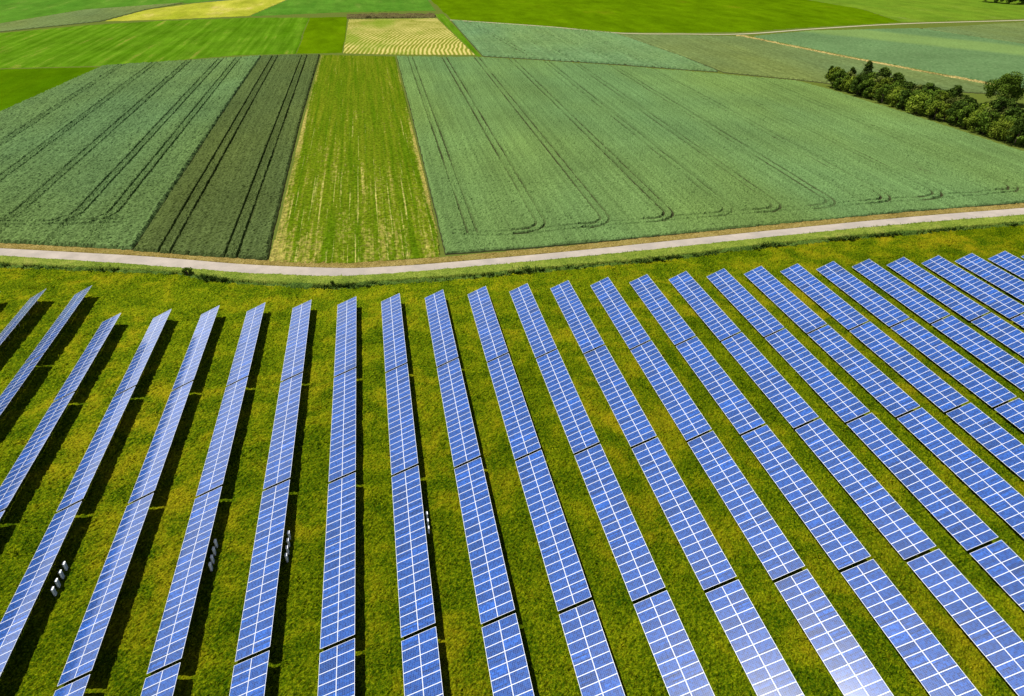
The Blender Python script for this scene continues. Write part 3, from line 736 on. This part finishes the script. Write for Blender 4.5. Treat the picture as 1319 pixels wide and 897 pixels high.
# ------------------------------------------------------------------ trees
def crown_mesh(name, mat, w, h, base, lumps, leaves, leaf, seed, spire=0.):
    """leaf faces gathered in clumps over an uneven crown; base = height of the lowest leaves"""
    r = np.random.default_rng(seed); cs = []
    for k in range(lumps):
        t = r.random() ** .8; a = r.random() * 2 * math.pi
        prof = math.sin(math.pi * min(1, .18 + .8 * t)) ** .7 if not spire else (1 - t) ** .7 * .9 + .1
        rad = w / 2 * prof * (.35 + .6 * math.sqrt(r.random()))
        cs.append((rad * math.cos(a), rad * math.sin(a), base + (h - base) * (.08 + .86 * t), (.10 + .11 * r.random()) * w * (1 - .2 * t * spire)))
    cs = np.array(cs); pick = r.integers(0, lumps, leaves)
    d = r.normal(size=(leaves, 3)); d /= np.linalg.norm(d, axis=1)[:, None]
    rad = cs[pick, 3] * (.55 + .5 * r.random(leaves) ** .5)
    p = cs[pick, :3] + d * rad[:, None] * np.array([1, 1, .8]); p[:, 2] = np.maximum(p[:, 2], base * .6 + .1)
    nrm = d + r.normal(size=(leaves, 3)) * .55; nrm /= np.linalg.norm(nrm, axis=1)[:, None]
    a = np.cross(nrm, r.normal(size=(leaves, 3))); a /= np.linalg.norm(a, axis=1)[:, None]; b = np.cross(nrm, a)
    s = leaf * (.6 + .8 * r.random(leaves))[:, None]
    V = np.stack([p - a * s, p - b * s * .6 + a * s * .1, p + a * s, p + b * s * .6], 1).reshape(-1, 3)
    return mesh_np(name, V, np.arange(leaves * 4).reshape(-1, 4), mat)
def trunk_mesh(name, h, r0, seed, limbs=5):
    q = random.Random(seed); g = Geo(); p = Vector((0, 0, -.1)); n = 4
    for k in range(n):
        e = p + Vector((q.uniform(-.15, .15), q.uniform(-.15, .15), h / n)); g.tube(p, e, r0 * (1 - k / n * .7), r0 * (1 - (k + 1) / n * .7), 7)
        if k:
            for _ in range(2):
                a = q.uniform(0, 6.28); L = h * q.uniform(.25, .45)
                g.tube(e, e + Vector((math.cos(a) * L, math.sin(a) * L, L * .7)), r0 * .4, r0 * .12, 5)
        p = e
    return g.mesh(name, M['bark'], True)
KIND = {}
def kinds(key, mat, specs):
    KIND[key] = [(crown_mesh('crown', mat, *s), trunk_mesh('trunk', s[1] * .75, .05 * s[0] ** .5 + .05, s[-1] if len(s) < 8 else s[6])) for s in specs]
kinds('olive', M['olive_leaf'], [(5.4, 4.6, .3, 34, 2900, .19, 1), (4.6, 5.4, .3, 30, 2700, .19, 2), (6.0, 4.2, .2, 38, 3000, .19, 3), (5.0, 5.0, .3, 28, 2600, .19, 4), (4.2, 4.0, .2, 24, 2200, .19, 16)])
kinds('dark', M['dark_leaf'], [(5.2, 5.6, .3, 34, 2900, .2, 5), (4.6, 6.4, .3, 30, 2700, .2, 6), (5.8, 5.2, .3, 36, 2900, .2, 7)])
kinds('green', M['green_leaf'], [(5.2, 4.8, .3, 32, 2800, .19, 21), (4.8, 5.4, .3, 30, 2700, .19, 22)])
kinds('brown', M['brown_leaf'], [(5.2, 4.8, .3, 32, 2700, .18, 23), (4.8, 5.2, .3, 30, 2600, .18, 24)])
kinds('slim', M['dark_leaf'], [(3.8, 6.8, .4, 70, 2900, .17, 8, 1.), (4.2, 6.2, .4, 66, 2900, .17, 9, 1.)])
kinds('big', M['mid_leaf'], [(11.5, 9.5, .8, 46, 9000, .24, 10)])
kinds('shrub', M['mid_leaf'], [(1.6, 1.3, .05, 9, 700, .09, 12), (1.2, 1.0, .05, 8, 600, .09, 13)])
kinds('wood', M['dark_leaf'], [(10., 13., .6, 40, 5000, .38, 14), (9., 11.5, .6, 34, 4600, .38, 15)])

def tree(name, kind, v, loc, sc, rz, label, cat, group):
    e = empty(name, loc); e.rotation_euler[2] = rz; e.scale = (sc * random.uniform(.9, 1.1), sc * random.uniform(.9, 1.1), sc)
    tag(e, label, cat, group)
    cr, tk = KIND[kind][v % len(KIND[kind])]
    o = bpy.data.objects.new('crown', cr); link(o, e)
    o = bpy.data.objects.new('trunk', tk); link(o, e)
    return e

FRONT = [(164.0, 246.4), (167.0, 237.7), (171.2, 199.6), (174.4, 168.5), (175.8, 156.5), (178, 138)]
fl = smooth_line(FRONT, 1.)
def along(L, s0, step, off, jit):
    L = np.array(L); s = np.r_[0, np.cumsum(np.hypot(*np.diff(L, axis=0).T))]; out = []; t = s0
    while t < s[-1]:
        x = np.interp(t, s, L[:, 0]) + off + random.uniform(-jit, jit); y = np.interp(t, s, L[:, 1]) + random.uniform(-jit, jit)
        out.append((x, y)); t += step * random.uniform(.85, 1.15)
    return out
# slim trees at the tip of the hedge
tip = [((172.6, 247.5), 'slim', 0, .9, 'slim dark tree standing alone at the far tip of the hedge'),
       ((177.4, 241.5), 'slim', 1, 1.05, 'pointed dark tree rising above the far end of the hedge, left of its taller twin'),
       ((183.0, 240.5), 'slim', 0, 1.3, 'tall pointed dark tree rising above the far end of the hedge, right of its twin')]
for (x, y), k, v, sc, lab in tip:
    tree('tree', k, v, (x, y, 0), sc, random.uniform(0, 6), lab, 'tree', 'trees and bushes of the hedge')
def rank(pts, kind, sc, pattern, cat):
    pts = [p for p in pts if in_frame([(p[0] - 3, p[1], 0), (p[0] + 3, p[1], 5)])]
    for n, (x, y) in enumerate(pts):
        tree('bush' if cat == 'bush' else 'tree', kind if isinstance(kind, str) else kind[n % len(kind)], random.randrange(9), (x, y, 0), sc * random.uniform(.85, 1.15), random.uniform(0, 6.28), pattern % ordn(n + 1), cat, 'trees and bushes of the hedge')
rank(along(fl, 7, 3.5, 2.8, .7), ('olive', 'green', 'olive', 'olive', 'dark', 'green'), 1.18, 'leafy bush along the wheat edge, %s from the far tip in the front rank', 'bush')
rank(along(fl, 9, 3.8, 7.0, .9), ('brown', 'olive', 'green', 'olive'), 1.22, 'leafy bush behind the front rank, %s from the far tip in the middle rank', 'bush')
rank(along(fl, 15, 3.9, 11.6, 1.1), ('green', 'dark', 'brown', 'dark'), 1.22, 'taller tree, %s from the far tip in the rear rank of the hedge', 'tree')
rank(along(fl, 34, 4.6, 16.2, 1.4), 'dark', 1.1, 'dark tree behind the hedge, %s from the far end of its outer back rank', 'tree')
tree('tree', 'big', 0, (212.5, 206, 0), 1., 1., 'large round green tree at the right edge, tallest behind the hedge', 'tree', 'trees and bushes of the hedge')

# shrubs in the ditch weeds
for (x, y), v, sc, lab in [((-35.4, 115.1), 0, 1.25, 'dark green shrub in the ditch weeds, largest of them, near the left rows'),
                           ((-10.4, 106.6), 1, 1.1, 'small dark shrub in the ditch weeds beyond the near vertical row'),
                           ((-31.0, 112.8), 1, .8, 'low dark shrub just right of the largest ditch shrub')]:
    tree('shrub', 'shrub', v, (x, y, .05), sc, 1., lab, 'shrub', 'shrubs in the ditch')
# dark trees at the top right corner
for n, (x, y) in enumerate([(463, 497), (467, 488), (471, 483), (478, 482), (484, 486), (491, 487), (497, 490)]):
    tree('tree', 'wood', n, (x, y, 0), random.uniform(.85, 1.1), n * 1.3, 'dark tree cut by the top edge, %s from the left of the far corner wood' % ordn(n + 1), 'tree', 'trees of the far corner wood')
